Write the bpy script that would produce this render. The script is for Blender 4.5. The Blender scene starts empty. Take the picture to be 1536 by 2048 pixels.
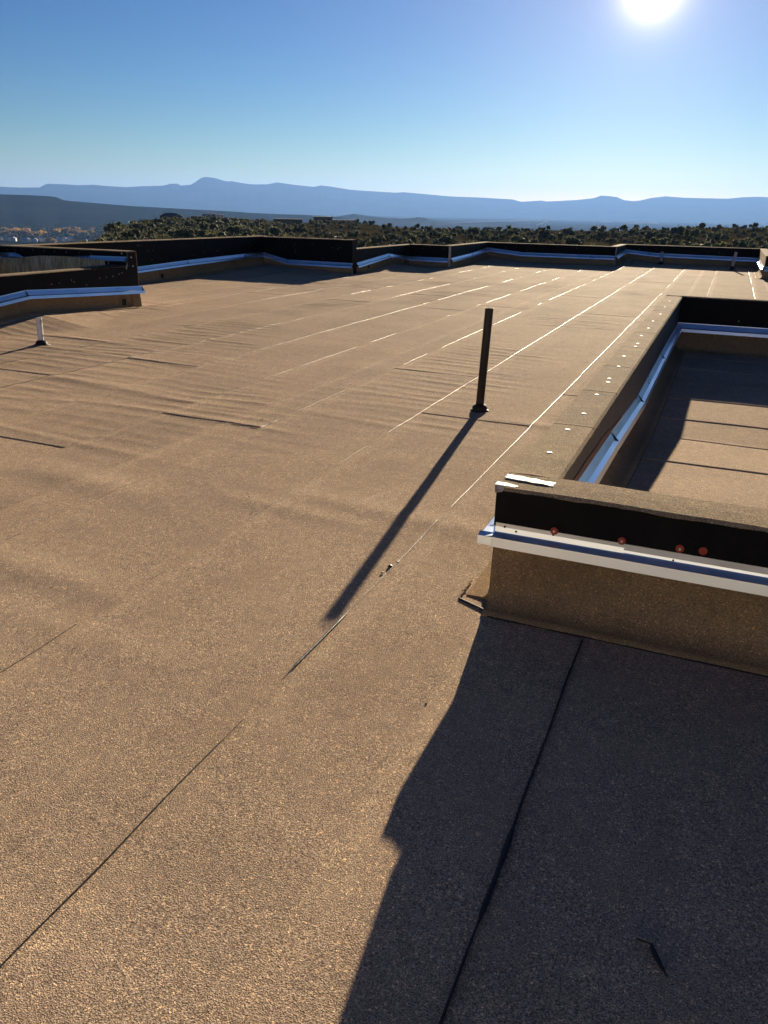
import bpy, bmesh, math, random
import numpy as np
from mathutils import Vector, Matrix, noise as mnoise
random.seed(7); rng = np.random.default_rng(7)
S = bpy.context.scene
R = math.radians
# World axes follow the building: x across the roofing courses, y along them, z up; the camera stands at the origin.
CAM_H = 1.6; FPX = 1540.0; AZ = R(22.7)
# ------------------------------------------------------------------ camera
pitch = math.atan((1024-421)/FPX); roll = 0.02
def bf(v):
    return Vector((v[0]*math.cos(AZ)-v[1]*math.sin(AZ), v[0]*math.sin(AZ)+v[1]*math.cos(AZ), v[2]))
fw = bf((0, math.cos(pitch), -math.sin(pitch)))
u0 = bf((0, math.sin(pitch), math.cos(pitch))); r0 = bf((1, 0, 0))
cr, sr = math.cos(roll), math.sin(roll)
cright = cr*r0 + sr*u0; cup = -sr*r0 + cr*u0
cam = bpy.data.cameras.new('camera'); cam_o = bpy.data.objects.new('camera', cam)
S.collection.objects.link(cam_o)
cam_o.matrix_world = Matrix(((cright.x, cup.x, -fw.x, 0), (cright.y, cup.y, -fw.y, 0), (cright.z, cup.z, -fw.z, CAM_H), (0, 0, 0, 1)))
cam.sensor_fit = 'VERTICAL'; cam.sensor_height = 24.0; cam.lens = 24.0*FPX/2048
cam.clip_start = 0.05; cam.clip_end = 60000
S.camera = cam_o
S.render.resolution_x = 768; S.render.resolution_y = 1024
# ------------------------------------------------------------------ sun, sky, exposure
SUN_AZ = R(-6.8)      # from +y towards +x
SUN_EL = R(12.7)
sd = Vector((math.sin(SUN_AZ)*math.cos(SUN_EL), math.cos(SUN_AZ)*math.cos(SUN_EL), math.sin(SUN_EL)))
sl = bpy.data.lights.new('sun', 'SUN'); sl.energy = 5.0; sl.angle = R(0.5); sl.color = (1.0, 0.84, 0.61)
so = bpy.data.objects.new('sun', sl); S.collection.objects.link(so)
so.rotation_euler = sd.to_track_quat('Z', 'Y').to_euler()
W = bpy.data.worlds.new('World'); S.world = W; W.use_nodes = True
wn = W.node_tree; wn.nodes.clear()
def WN(t, **k):
    n = wn.nodes.new(t)
    for a, b in k.items(): setattr(n, a, b)
    return n
sky = WN('ShaderNodeTexSky', sky_type='NISHITA'); sky.sun_disc = False
sky.sun_elevation = SUN_EL; sky.sun_rotation = SUN_AZ
sky.air_density = 1.0; sky.dust_density = 0.1; sky.ozone_density = 4.5; sky.altitude = 1000
geo = WN('ShaderNodeNewGeometry')
dot = WN('ShaderNodeVectorMath', operation='DOT_PRODUCT'); dot.inputs[1].default_value = (-sd.x, -sd.y, -sd.z)
wn.links.new(geo.outputs['Incoming'], dot.inputs[0])
ac = WN('ShaderNodeMath', operation='ARCCOSINE'); wn.links.new(dot.outputs['Value'], ac.inputs[0])
def glow(width, amp):     # aureole of the sun: amp * exp(-angle/width)
    d = WN('ShaderNodeMath', operation='DIVIDE'); wn.links.new(ac.outputs[0], d.inputs[0]); d.inputs[1].default_value = -width
    e = WN('ShaderNodeMath', operation='EXPONENT'); wn.links.new(d.outputs[0], e.inputs[0])
    m = WN('ShaderNodeMath', operation='MULTIPLY'); wn.links.new(e.outputs[0], m.inputs[0]); m.inputs[1].default_value = amp
    return m
g1 = glow(R(0.70), 55.0); g2 = glow(R(9.5), 3.4)
ga = WN('ShaderNodeMath', operation='ADD'); wn.links.new(g1.outputs[0], ga.inputs[0]); wn.links.new(g2.outputs[0], ga.inputs[1])
gc = WN('ShaderNodeVectorMath', operation='SCALE'); gc.inputs[0].default_value = (1.0, 0.80, 0.66); wn.links.new(ga.outputs[0], gc.inputs['Scale'])
tint = WN('ShaderNodeVectorMath', operation='MULTIPLY'); gmn = WN('ShaderNodeGamma'); wn.links.new(sky.outputs[0], gmn.inputs[0]); gmn.inputs[1].default_value = 1.4
wn.links.new(gmn.outputs[0], tint.inputs[0]); sx_ = WN('ShaderNodeSeparateXYZ'); wn.links.new(geo.outputs['Incoming'], sx_.inputs[0])       # low dust layer: warmer towards the horizon all round
el_ = WN('ShaderNodeMath', operation='MULTIPLY'); wn.links.new(sx_.outputs[2], el_.inputs[0]); el_.inputs[1].default_value = 1/0.10
ex_ = WN('ShaderNodeMath', operation='EXPONENT'); wn.links.new(el_.outputs[0], ex_.inputs[0]); ex_.use_clamp = True
tm_ = WN('ShaderNodeMix', data_type='RGBA'); wn.links.new(ex_.outputs[0], tm_.inputs[0]); tm_.inputs[6].default_value = (.19, .25, .295, 1); tm_.inputs[7].default_value = (.52, .345, .135, 1)
wn.links.new(tm_.outputs[2], tint.inputs[1])
sm = WN('ShaderNodeVectorMath', operation='ADD'); wn.links.new(tint.outputs[0], sm.inputs[0]); wn.links.new(gc.outputs[0], sm.inputs[1])
bg = WN('ShaderNodeBackground'); wn.links.new(sm.outputs[0], bg.inputs[0]); bg.inputs[1].default_value = 0.05
wo = WN('ShaderNodeOutputWorld'); wn.links.new(bg.outputs[0], wo.inputs[0])
S.view_settings.view_transform = 'Standard'; S.view_settings.look = 'None'
S.view_settings.gamma = 1; S.view_settings.use_curve_mapping = False
S.view_settings.exposure = 1.38
S.render.engine = 'CYCLES'
S.cycles.max_bounces = 6; S.cycles.volume_bounces = 1

# ------------------------------------------------------------------ helpers
def ray(px, py):
    return fw + cright*((px-768)/FPX) + cup*((1024-py)/FPX)
def at(px, py, D):                      # world point seen at a pixel of the photograph, D metres away on the plan
    d = ray(px, py); t = D/math.hypot(d.x, d.y)
    return Vector((d.x*t, d.y*t, CAM_H+d.z*t))
def tag(o, label=None, cat=None, group=None, kind=None):
    if label: o['label'] = label
    if cat: o['category'] = cat
    if group: o['group'] = group
    if kind: o['kind'] = kind
    return o
def empty(name, loc, label=None, cat=None, group=None, kind=None):
    o = bpy.data.objects.new(name, None); S.collection.objects.link(o); o.location = loc
    o.empty_display_size = 0.2
    return tag(o, label, cat, group, kind)
def link(name, me, parent=None):
    o = bpy.data.objects.new(name, me); S.collection.objects.link(o)
    if parent is not None:
        o.parent = parent; o.matrix_parent_inverse = Matrix.Translation(-parent.location)
    return o
class MB:
    def __init__(s): s.v = []; s.f = []
    def quad(s, a, b, c, d):
        n = len(s.v); s.v += [tuple(a), tuple(b), tuple(c), tuple(d)]; s.f.append((n, n+1, n+2, n+3))
    def tri(s, a, b, c):
        n = len(s.v); s.v += [tuple(a), tuple(b), tuple(c)]; s.f.append((n, n+1, n+2))
    def box(s, lo, hi):
        x0, y0, z0 = lo; x1, y1, z1 = hi
        n = len(s.v)
        s.v += [(x0,y0,z0),(x1,y0,z0),(x1,y1,z0),(x0,y1,z0),(x0,y0,z1),(x1,y0,z1),(x1,y1,z1),(x0,y1,z1)]
        s.f += [tuple(n+i for i in q) for q in ((0,3,2,1),(4,5,6,7),(0,1,5,4),(1,2,6,5),(2,3,7,6),(3,0,4,7))]
    def loft(s, rings, closed=True, caps=True):     # rings: lists of points of equal length
        n = len(s.v); m = len(rings[0])
        for r in rings: s.v += [tuple(p) for p in r]
        for i in range(len(rings)-1):
            for j in range(m if closed else m-1):
                a = n+i*m+j; b = n+i*m+(j+1) % m
                s.f.append((a, b, b+m, a+m))
        if caps and closed:
            s.f.append(tuple(n+j for j in reversed(range(m)))); s.f.append(tuple(n+(len(rings)-1)*m+j for j in range(m)))
    def build(s, name, mat, parent=None, smooth=False, bevel=0):
        me = bpy.data.meshes.new(name); me.from_pydata(s.v, [], s.f); me.update()
        bm = bmesh.new(); bm.from_mesh(me)
        bmesh.ops.remove_doubles(bm, verts=bm.verts, dist=1e-6)
        bmesh.ops.recalc_face_normals(bm, faces=bm.faces)
        if bevel: bmesh.ops.bevel(bm, geom=bm.edges[:], offset=bevel, segments=2, affect='EDGES', clamp_overlap=True)
        bm.to_mesh(me); bm.free()
        if smooth:
            me.polygons.foreach_set('use_smooth', [True]*len(me.polygons))
        if mat: me.materials.append(mat)
        return link(name, me, parent)
def grid_mesh(name, X, Y, Z, mat, parent=None, smooth=True):
    n, m = X.shape
    me = bpy.data.meshes.new(name)
    v = np.stack([X, Y, Z], -1).reshape(-1, 3)
    i = np.arange((n-1)*(m-1)); r = i//(m-1); c = i % (m-1); a = r*m+c
    f = np.stack([a, a+1, a+m+1, a+m], -1)
    me.from_pydata(v.tolist(), [], f.tolist()); me.update()
    if smooth: me.polygons.foreach_set('use_smooth', [True]*len(me.polygons))
    me.materials.append(mat)
    return link(name, me, parent)
_T = rng.random((256, 256))
def vn(x, y, seed=0):                   # smooth value noise 0..1 on arrays
    x = np.asarray(x, float)+seed*17.31; y = np.asarray(y, float)+seed*9.77
    xi = np.floor(x).astype(int); yi = np.floor(y).astype(int); fx = x-xi; fy = y-yi
    fx = fx*fx*(3-2*fx); fy = fy*fy*(3-2*fy)
    g = lambda i, j: _T[i % 256, j % 256]
    return (g(xi, yi)*(1-fx)+g(xi+1, yi)*fx)*(1-fy)+(g(xi, yi+1)*(1-fx)+g(xi+1, yi+1)*fx)*fy
def fbm(x, y, o=4, seed=0):
    t = 0; a = .5; n = 0
    for k in range(o): t = t+a*vn(x*2**k, y*2**k, seed+k); n += a; a *= .5
    return t/n
def sstep(a, b, x):
    t = np.clip((np.asarray(x, float)-a)/(b-a), 0, 1); return t*t*(3-2*t)

# ------------------------------------------------------------------ materials
def mat(name, col, rough=.8, metal=0, spec=.5):
    m = bpy.data.materials.new(name); m.use_nodes = True
    b = m.node_tree.nodes['Principled BSDF']
    b.inputs['Base Color'].default_value = (*col, 1); b.inputs['Roughness'].default_value = rough
    b.inputs['Metallic'].default_value = metal; b.inputs['Specular IOR Level'].default_value = spec
    return m
def nd(m, t, **k):
    n = m.node_tree.nodes.new(t)
    for a, b in k.items(): setattr(n, a, b)
    return n
def noise_node(m, scale, detail=3, rough=.5, vec=None, stretch=None):
    if vec is None:
        tc = nd(m, 'ShaderNodeTexCoord'); vec = tc.outputs['Object']
    if stretch:
        mp = nd(m, 'ShaderNodeMapping'); mp.inputs['Scale'].default_value = stretch
        m.node_tree.links.new(vec, mp.inputs[0]); vec = mp.outputs[0]
    n = nd(m, 'ShaderNodeTexNoise'); n.inputs['Scale'].default_value = scale
    n.inputs['Detail'].default_value = detail; n.inputs['Roughness'].default_value = rough
    m.node_tree.links.new(vec, n.inputs['Vector'])
    return n
def ramp(m, src, stops):
    r = nd(m, 'ShaderNodeValToRGB'); e = r.color_ramp.elements
    while len(e) < len(stops): e.new(.5)
    for q, (p, c) in zip(e, stops):
        q.position = p; q.color = (*c, 1) if len(c) == 3 else c
    m.node_tree.links.new(src, r.inputs[0]); return r
def mixc(m, mode, fac, a, b):
    n = nd(m, 'ShaderNodeMix', data_type='RGBA', blend_type=mode)
    L = m.node_tree.links
    if isinstance(fac, (int, float)): n.inputs[0].default_value = fac
    else: L.new(fac, n.inputs[0])
    for i, s in ((6, a), (7, b)):
        if isinstance(s, tuple): n.inputs[i].default_value = (*s, 1)
        else: L.new(s, n.inputs[i])
    return n
def bump(m, src, strength, dist, prev=None):
    b = nd(m, 'ShaderNodeBump'); b.inputs['Strength'].default_value = strength; b.inputs['Distance'].default_value = dist
    m.node_tree.links.new(src, b.inputs['Height'])
    if prev: m.node_tree.links.new(prev.outputs[0], b.inputs['Normal'])
    return b
def granule(name, dark, mid, light, broad=.25, stain=(.10, .065, .04), rough=.9, spec=.02, tone=1.0):
    """mineral-surfaced roofing: millimetre granules with a few bright and dark ones, broad mottling, dusty stains"""
    m = mat(name, mid, rough, 0, spec); L = m.node_tree.links; P = m.node_tree.nodes['Principled BSDF']
    tc = nd(m, 'ShaderNodeTexCoord'); oc = tc.outputs['Object']
    g = noise_node(m, 270, 2, .6, oc)
    vo = nd(m, 'ShaderNodeTexVoronoi'); vo.inputs['Scale'].default_value = 190; L.new(oc, vo.inputs['Vector'])
    cr_ = ramp(m, g.outputs['Fac'], [(.34, dark), (.5, mid), (.66, light)])
    sp = nd(m, 'ShaderNodeSeparateColor'); L.new(vo.outputs['Color'], sp.inputs[0])
    sr_ = ramp(m, sp.outputs[0], [(.0, (.55, .55, .58)), (.25, (.95, .95, .95)), (.86, (1.02, 1.02, 1.02)), (.94, (1.5, 1.42, 1.25)), (1., (2.2, 2.0, 1.65))])
    c = mixc(m, 'MULTIPLY', .8, cr_.outputs[0], sr_.outputs[0])
    b1 = noise_node(m, .9, 4, .6, oc); r1 = ramp(m, b1.outputs['Fac'], [(.3, (1-broad,)*3), (.7, (1+broad*.6,)*3)])
    c = mixc(m, 'MULTIPLY', 1, c.outputs[2], r1.outputs[0])
    b2 = noise_node(m, 2.3, 5, .65, oc, (1, .35, 1)); r2 = ramp(m, b2.outputs['Fac'], [(.52, (0, 0, 0)), (.75, (.5, .5, .5))])
    c = mixc(m, 'MIX', r2.outputs[0], c.outputs[2], stain)
    b3 = noise_node(m, 17, 4, .6, oc); r3 = ramp(m, b3.outputs['Fac'], [(.3, (.88, .88, .9)), (.7, (1.1, 1.09, 1.06))])
    c = mixc(m, 'MULTIPLY', 1, c.outputs[2], r3.outputs[0])
    oi = nd(m, 'ShaderNodeObjectInfo'); ro = ramp(m, oi.outputs['Random'], [(0, (.93, .93, .94)), (1, (1.06, 1.05, 1.04))])
    c = mixc(m, 'MULTIPLY', 1, c.outputs[2], ro.outputs[0])
    L.new(c.outputs[2], P.inputs['Base Color'])
    bb = bump(m, g.outputs['Fac'], .9, .004)
    b4 = noise_node(m, 38, 3, .6, oc)
    bb = bump(m, b4.outputs['Fac'], .22, .006, bb)
    L.new(bb.outputs[0], P.inputs['Normal'])
    return m
M = {}
M['roof'] = granule('tan_granule_membrane', (.19, .135, .094), (.41, .298, .208), (.72, .56, .40), broad=.13, stain=(.30, .215, .148))
M['cap'] = granule('cap_granule_membrane', (.17, .125, .08), (.36, .275, .18), (.56, .45, .31), broad=.2, stain=(.22, .17, .12))
M['base'] = granule('base_granule_membrane', (.21, .14, .078), (.32, .218, .123), (.42, .30, .175), broad=.2, stain=(.22, .145, .08))
def black_mat():
    m = mat('black_primer', (.006, .006, .008), .6, 0, .15); L = m.node_tree.links; P = m.node_tree.nodes['Principled BSDF']
    n = noise_node(m, 6, 5, .65, None, (1, 1, .35)); r = ramp(m, n.outputs['Fac'], [(.3, (.002, .002, .003)), (.62, (.005, .005, .006)), (.8, (.012, .010, .009))])
    L.new(r.outputs[0], P.inputs['Base Color'])
    n2 = noise_node(m, 70, 3, .6); b = bump(m, n2.outputs['Fac'], .5, .003)
    L.new(b.outputs[0], P.inputs['Normal']); return m
M['black'] = black_mat()
def primer_brown():
    m = mat('brown_primer', (.035, .026, .02), .6, 0, .4); L = m.node_tree.links; P = m.node_tree.nodes['Principled BSDF']
    n = noise_node(m, 5, 6, .7, None, (1, 1, .15)); r = ramp(m, n.outputs['Fac'], [(.3, (.030, .026, .024)), (.6, (.055, .045, .038)), (.8, (.11, .05, .03))])
    L.new(r.outputs[0], P.inputs['Base Color'])
    n2 = noise_node(m, 50, 3, .6); b = bump(m, n2.outputs['Fac'], .5, .004)
    L.new(b.outputs[0], P.inputs['Normal']); return m
M['brownface'] = primer_brown()
def metal_mat():
    m = mat('mill_aluminium', (.80, .81, .82), .4, .96, .5); L = m.node_tree.links; P = m.node_tree.nodes['Principled BSDF']
    n = noise_node(m, 2.2, 3, .5, None, (1, 1, 2)); r = ramp(m, n.outputs['Fac'], [(.3, (.27,)*3), (.7, (.38,)*3)])
    L.new(r.outputs[0], P.inputs['Roughness'])
    r2 = ramp(m, n.outputs['Fac'], [(.25, (.66, .71, .78)), (.7, (.76, .82, .89))]); L.new(r2.outputs[0], P.inputs['Base Color'])
    n2 = noise_node(m, 3.5, 2, .5); b = bump(m, n2.outputs['Fac'], .12, .004)
    L.new(b.outputs[0], P.inputs['Normal']); return m
M['metal'] = metal_mat()
M['tar'] = mat('glossy_asphalt_bead', (.014, .013, .013), .45, 0, .5)
_n = noise_node(M['tar'], 60, 3, .6); _b = bump(M['tar'], _n.outputs['Fac'], .5, .004)
M['tar'].node_tree.links.new(_b.outputs[0], M['tar'].node_tree.nodes['Principled BSDF'].inputs['Normal'])
M['dull_tar'] = mat('dull_asphalt', (.02, .018, .017), .7, 0, .4)
def stucco():
    m = mat('tan_stucco', (.35, .27, .19), .9, 0, .2); n = noise_node(m, 40, 5, .6)
    r = ramp(m, n.outputs['Fac'], [(.3, (.40, .39, .37)), (.7, (.53, .52, .50))]); m.node_tree.links.new(r.outputs[0], m.node_tree.nodes['Principled BSDF'].inputs['Base Color'])
    return m
M['stucco'] = stucco()
M['washer'] = mat('bare_steel_washer', (.85, .84, .80), .35, .7)
M['capwasher'] = mat('weathered_washer', (.62, .60, .57), .6, .1, .3)
M['oldwasher'] = mat('dull_steel_washer', (.30, .28, .27), .6, .3)
M['orange'] = mat('orange_plastic_washer', (.40, .050, .020), .5)
M['dark'] = mat('scupper_throat', (.01, .008, .007), .8)
def painted_pipe():
    m = mat('scuffed_white_pipe', (.72, .70, .68), .4); n = noise_node(m, 16, 5, .65, None, (1, 1, .5))
    r = ramp(m, n.outputs['Fac'], [(.36, (.06, .055, .06)), (.42, (.70, .68, .67)), (.7, (.82, .80, .78))]); m.node_tree.links.new(r.outputs[0], m.node_tree.nodes['Principled BSDF'].inputs['Base Color'])
    return m
M['whitepipe'] = painted_pipe()
M['greypipe'] = mat('pale_grey_pipe', (.42, .42, .44), .5)
def dark_pipe():
    m = mat('black_iron_pipe', (.02, .016, .013), .55, .0, .4); n = noise_node(m, 14, 5, .6, None, (1, 1, .3))
    r = ramp(m, n.outputs['Fac'], [(.35, (.010, .009, .009)), (.7, (.032, .023, .015))]); m.node_tree.links.new(r.outputs[0], m.node_tree.nodes['Principled BSDF'].inputs['Base Color'])
    return m
M['darkpipe'] = dark_pipe()
def tape_mat():
    m = mat('crumpled_aluminium_tape', (.6, .6, .62), .6, .15, .2); L = m.node_tree.links; P = m.node_tree.nodes['Principled BSDF']
    n = noise_node(m, 42, 4, .6); r = ramp(m, n.outputs['Fac'], [(.36, (.18, .11, .11)), (.47, (.33, .34, .36)), (.7, (.45, .45, .46))]); L.new(r.outputs[0], P.inputs['Base Color'])
    b = bump(m, n.outputs['Fac'], .6, .008); L.new(b.outputs[0], P.inputs['Normal']); return m
M['tape'] = tape_mat()
def streak_mat():
    m = mat('streaked_brown_membrane', (.2, .15, .09), .85, 0, .3); L = m.node_tree.links; P = m.node_tree.nodes['Principled BSDF']
    n = noise_node(m, 26, 5, .7, None, (1, 1, .14)); r = ramp(m, n.outputs['Fac'], [(.32, (.20, .14, .07)), (.5, (.52, .38, .20)), (.68, (.80, .66, .42))]); L.new(r.outputs[0], P.inputs['Base Color'])
    b = bump(m, n.outputs['Fac'], .8, .02); L.new(b.outputs[0], P.inputs['Normal']); return m
M['streak'] = streak_mat()

# ------------------------------------------------------------------ terrain
GZ = -4.6; VZ = -90.0
def px_az(px):        # world azimuth (from +y towards +x) of the horizon under a pixel column
    d = ray(px, 421+.02*(px-768)); return math.atan2(d.x, d.y)
edge_tab = [(-900, 70), (-300, 62), (60, 66), (130, 85), (170, 112), (200, 150), (235, 238), (290, 290), (330, 390), (400, 440), (470, 410), (560, 370), (640, 440), (720, 450), (800, 330), (1000, 335), (1200, 360), (1350, 380), (1536, 400), (2200, 420)]
edge_az = np.array([px_az(p) for p, _ in edge_tab]); edge_d = np.array([d for _, d in edge_tab], float)
def wrap(a): return (np.asarray(a)+math.pi) % (2*math.pi)-math.pi
def edgeD(a): return np.interp(wrap(a), edge_az, edge_d, left=120, right=420)
def ground_z(x, y):
    x = np.asarray(x, float); y = np.asarray(y, float)
    D = np.hypot(x, y); a = np.arctan2(x, y); e = edgeD(a)
    e = e*(1+.05*(fbm(a*40, D*0+3, 3, 5)-.5))
    rise = 2.6*sstep(px_az(1150), px_az(1536), a)*sstep(90, 300, D)
    plat = GZ + rise + 1.1*(fbm(x/45, y/45, 4, 2)-.5) - .3*sstep(e*.8, e, D)
    over = np.clip(D-e, 0, None)
    drop = (VZ-GZ)*(1-np.exp(-over/150.)) + 7*(fbm(x/60, y/60, 4, 8)-.5)*sstep(0, 80, over)*np.exp(-over/900)
    far = 8*(fbm(x/700, y/700, 3, 3)-.5)*sstep(900, 2500, D)
    return plat+drop+far
def terrain_mat():
    m = mat('dry_scrub_ground', (.2, .16, .1), .95, 0, 0); L = m.node_tree.links; P = m.node_tree.nodes['Principled BSDF']
    tc = nd(m, 'ShaderNodeTexCoord'); oc = tc.outputs['Object']
    a = noise_node(m, .05, 6, .65, oc); r = ramp(m, a.outputs['Fac'], [(.3, (.026, .027, .013)), (.5, (.045, .039, .021)), (.62, (.075, .062, .035)), (.8, (.16, .13, .085))])
    b = noise_node(m, .9, 4, .7, oc); r2 = ramp(m, b.outputs['Fac'], [(.3, (.5, .55, .45)), (.7, (1.25, 1.2, 1.1))])
    near = mixc(m, 'MULTIPLY', 1, r.outputs[0], r2.outputs[0])
    c = noise_node(m, .0042, 8, .66, oc, (.5, 1.0, 1)); r3 = ramp(m, c.outputs['Fac'], [(.36, (.010, .014, .012)), (.5, (.020, .022, .017)), (.60, (.042, .038, .03)), (.74, (.09, .08, .065))])
    sx = nd(m, 'ShaderNodeSeparateXYZ'); L.new(oc, sx.inputs[0])
    zr = nd(m, 'ShaderNodeMapRange'); L.new(sx.outputs[2], zr.inputs[0]); zr.inputs[1].default_value = -20; zr.inputs[2].default_value = -60
    mx = mixc(m, 'MIX', zr.outputs[0], near.outputs[2], r3.outputs[0])
    L.new(mx.outputs[2], P.inputs['Base Color']); return m
M['terrain'] = terrain_mat()
nr = 210; na = 520
rad = np.concatenate([[1.0], np.geomspace(6, 24500, nr-1)])
ang = np.linspace(0, 2*math.pi, na+1)
RR, AA = np.meshgrid(rad, ang, indexing='ij')
TX = RR*np.sin(AA); TY = RR*np.cos(AA); TZ = ground_z(TX, TY)
tag(grid_mesh('ground', TX, TY, TZ, M['terrain']), kind='structure')

def ridge(name, prof, D0, D1, D2, base, mname, col, rows=26, seed=1, rough=1.0, step=4, amp=.05):
    """a range with real depth: foot at D0, crest at D1, back foot at D2; crest heights read along the horizon"""
    xs = np.arange(prof[0][0], prof[-1][0]+1, step); ys = np.interp(xs, [p for p, _ in prof], [q for _, q in prof])
    az = np.array([px_az(p) for p in xs])
    zc = np.array([at(float(p), float(q), D1).z for p, q in zip(xs, ys)])
    kk = np.ones(61)/61; zsm = np.convolve(np.pad(zc, 30, mode='edge'), kk, mode='valid')
    X = []; Y = []; Z = []
    for k in range(rows):
        t = k/(rows-1)*1.5
        if t <= 1: D = D0+(D1-D0)*t; h = t**1.15
        else: D = D1+(D2-D1)*(t-1)*2; h = 1-((t-1)*2)**1.2
        wx = np.sin(az)*D; wy = np.cos(az)*D*.6; n = fbm(wx/(D*.05), wy/(D*.05), 5, seed); n2 = 1-abs(2*fbm(wx/(D*.03), wy/(D*.03), 4, seed+9)-1)
        body = (zsm-base+(zc-zsm)*min(1, t)**6)*h if t <= 1 else (zc-base)*h
        dz = (zc-base)*amp*5*((n-.5)+(n2-.75)*.8)*math.sin(min(t, 1)*math.pi)*rough
        if t > 1: dz = dz*0
        Dn = D*(1+0.02*(n-.5)) if abs(t-1) > .02 else D+0*n
        X.append(np.sin(az)*Dn); Y.append(np.cos(az)*Dn); Z.append(base+body+dz)
    m = mat(mname, col, .95, 0, 0); a = noise_node(m, .0016, 8, .65, None, (1, 1, 2.2))
    r = ramp(m, a.outputs['Fac'], [(.35, tuple(c*.55 for c in col)), (.55, col), (.75, tuple(min(1, c*1.7) for c in col))])
    m.node_tree.links.new(r.outputs[0], m.node_tree.nodes['Principled BSDF'].inputs['Base Color'])
    o = grid_mesh(name, np.array(X), np.array(Y), np.array(Z), m)
    return tag(o, kind='structure')
mt = [(-1500, 352), (-900, 360), (-400, 364), (-150, 368), (0, 372), (40, 374), (84, 374), (92, 369), (100, 366), (130, 367), (160, 369), (190, 368), (220, 371), (255, 373), (290, 371), (330, 370), (345, 366), (358, 366), (366, 370), (385, 368), (395, 362), (404, 355), (414, 352), (432, 354), (455, 361), (468, 361), (500, 367), (535, 367), (556, 363), (590, 368), (628, 372), (643, 369), (665, 372), (700, 378), (724, 380), (790, 384), (806, 383), (850, 387), (880, 390), (905, 392), (960, 394), (1025, 398), (1040, 403), (1080, 400), (1092, 402), (1150, 399), (1185, 395), (1197, 390), (1215, 391), (1230, 393), (1243, 399), (1262, 402), (1274, 401), (1295, 395), (1325, 391), (1360, 394), (1400, 395), (1448, 396), (1480, 393), (1510, 392), (1536, 393), (1800, 396), (2300, 380), (3000, 366)]
ridge('mountain_range', mt, 15500, 19000, 22500, VZ-10, 'mountain_rock', (.022, .024, .024), seed=3, step=3, amp=.02)
ms = [(-1500, 360), (-600, 380), (-100, 386), (0, 387), (30, 388), (60, 389), (100, 391), (114, 393), (128, 399), (142, 401), (200, 406), (260, 411), (330, 415), (400, 419), (460, 422), (500, 425), (560, 428), (600, 429), (650, 432), (690, 435), (720, 443), (780, 456), (860, 466)]
ridge('mesa', ms, 3500, 4900, 6500, VZ-8, 'mesa_scrub', (.014, .020, .014), seed=5, step=3, amp=.03)
hl = [(600, 452), (640, 438), (680, 432), (709, 427), (735, 431), (760, 434), (790, 437), (820, 437), (837, 434), (852, 436), (868, 441), (890, 447), (930, 450), (960, 447), (1000, 445.5), (1020, 446), (1045, 451), (1090, 456)]
ridge('hills', hl, 5400, 6100, 7000, VZ-6, 'hill_scrub', (.06, .062, .045), seed=11, step=3, amp=.012)
# pale dry washes on the valley floor
mw = mat('pale_dry_wash', (.12, .11, .095), .95, 0, 0)
def wash(cols):
    b = MB(); top = []; bot = []
    for px, y0, y1 in cols:
        for y, L_ in ((y0, top), (y1, bot)):
            d = ray(px, y); t = (VZ+9-CAM_H)/d.z; L_.append((d.x*t, d.y*t, VZ+9))
    for i in range(len(cols)-1): b.quad(bot[i], bot[i+1], top[i+1], top[i])
    tag(b.build('dry_wash', mw), kind='structure')
wash([(880, 446.5, 447.2), (930, 443.0, 446.2), (990, 441.0, 443.4), (1050, 439.2, 442.6), (1088, 439.3, 441.4), (1112, 438.6, 439.6)])
wash([(1072, 449, 452), (1084, 444.5, 448.5), (1092, 441.6, 445), (1096, 441.2, 443)])
wash([(1252, 447.5, 449.2), (1275, 443.5, 447.6), (1290, 442.6, 447), (1318, 445.4, 448)])
wash([(1198, 443.2, 444.4), (1212, 442, 444.6), (1226, 442.8, 444)])
wash([(1372, 441, 442), (1392, 436.5, 440.5), (1410, 434.6, 439), (1436, 439, 441.5)])
wash([(795, 435.4, 436.1), (815, 433.6, 435.9), (835, 434.2, 435.2)])

# ------------------------------------------------------------------ vegetation
def leafmat(name, c0, c1, scale=.8):
    m = mat(name, c0, .7, 0, .25); L = m.node_tree.links; P = m.node_tree.nodes['Principled BSDF']
    oi = nd(m, 'ShaderNodeObjectInfo'); n = noise_node(m, scale, 3, .6)
    ad = nd(m, 'ShaderNodeMath', operation='ADD'); L.new(n.outputs['Fac'], ad.inputs[0])
    ml = nd(m, 'ShaderNodeMath', operation='MULTIPLY_ADD'); L.new(oi.outputs['Random'], ml.inputs[0]); ml.inputs[1].default_value = .5; ml.inputs[2].default_value = -.25
    L.new(ml.outputs[0], ad.inputs[1])
    r = ramp(m, ad.outputs[0], [(.25, c0), (.75, c1)])
    L.new(r.outputs[0], P.inputs['Base Color'])
    tr = nd(m, 'ShaderNodeBsdfTranslucent'); L.new(r.outputs[0], tr.inputs[0])
    mx = nd(m, 'ShaderNodeMixShader'); mx.inputs[0].default_value = .3
    L.new(P.outputs[0], mx.inputs[1]); L.new(tr.outputs[0], mx.inputs[2])
    L.new(mx.outputs[0], m.node_tree.nodes['Material Output'].inputs[0]); return m
M['juniper'] = leafmat('juniper_foliage', (.052, .058, .028), (.125, .128, .066), .5)
M['scrub'] = leafmat('dry_shrub_foliage', (.13, .105, .06), (.28, .23, .14), .5)
M['gold'] = leafmat('golden_cottonwood_foliage', (.30, .18, .05), (.62, .42, .12), .05)
M['valleygreen'] = leafmat('valley_tree_foliage', (.045, .06, .035), (.12, .13, .07), .05)
M['bark'] = mat('grey_bark', (.12, .095, .075), .9)
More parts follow.
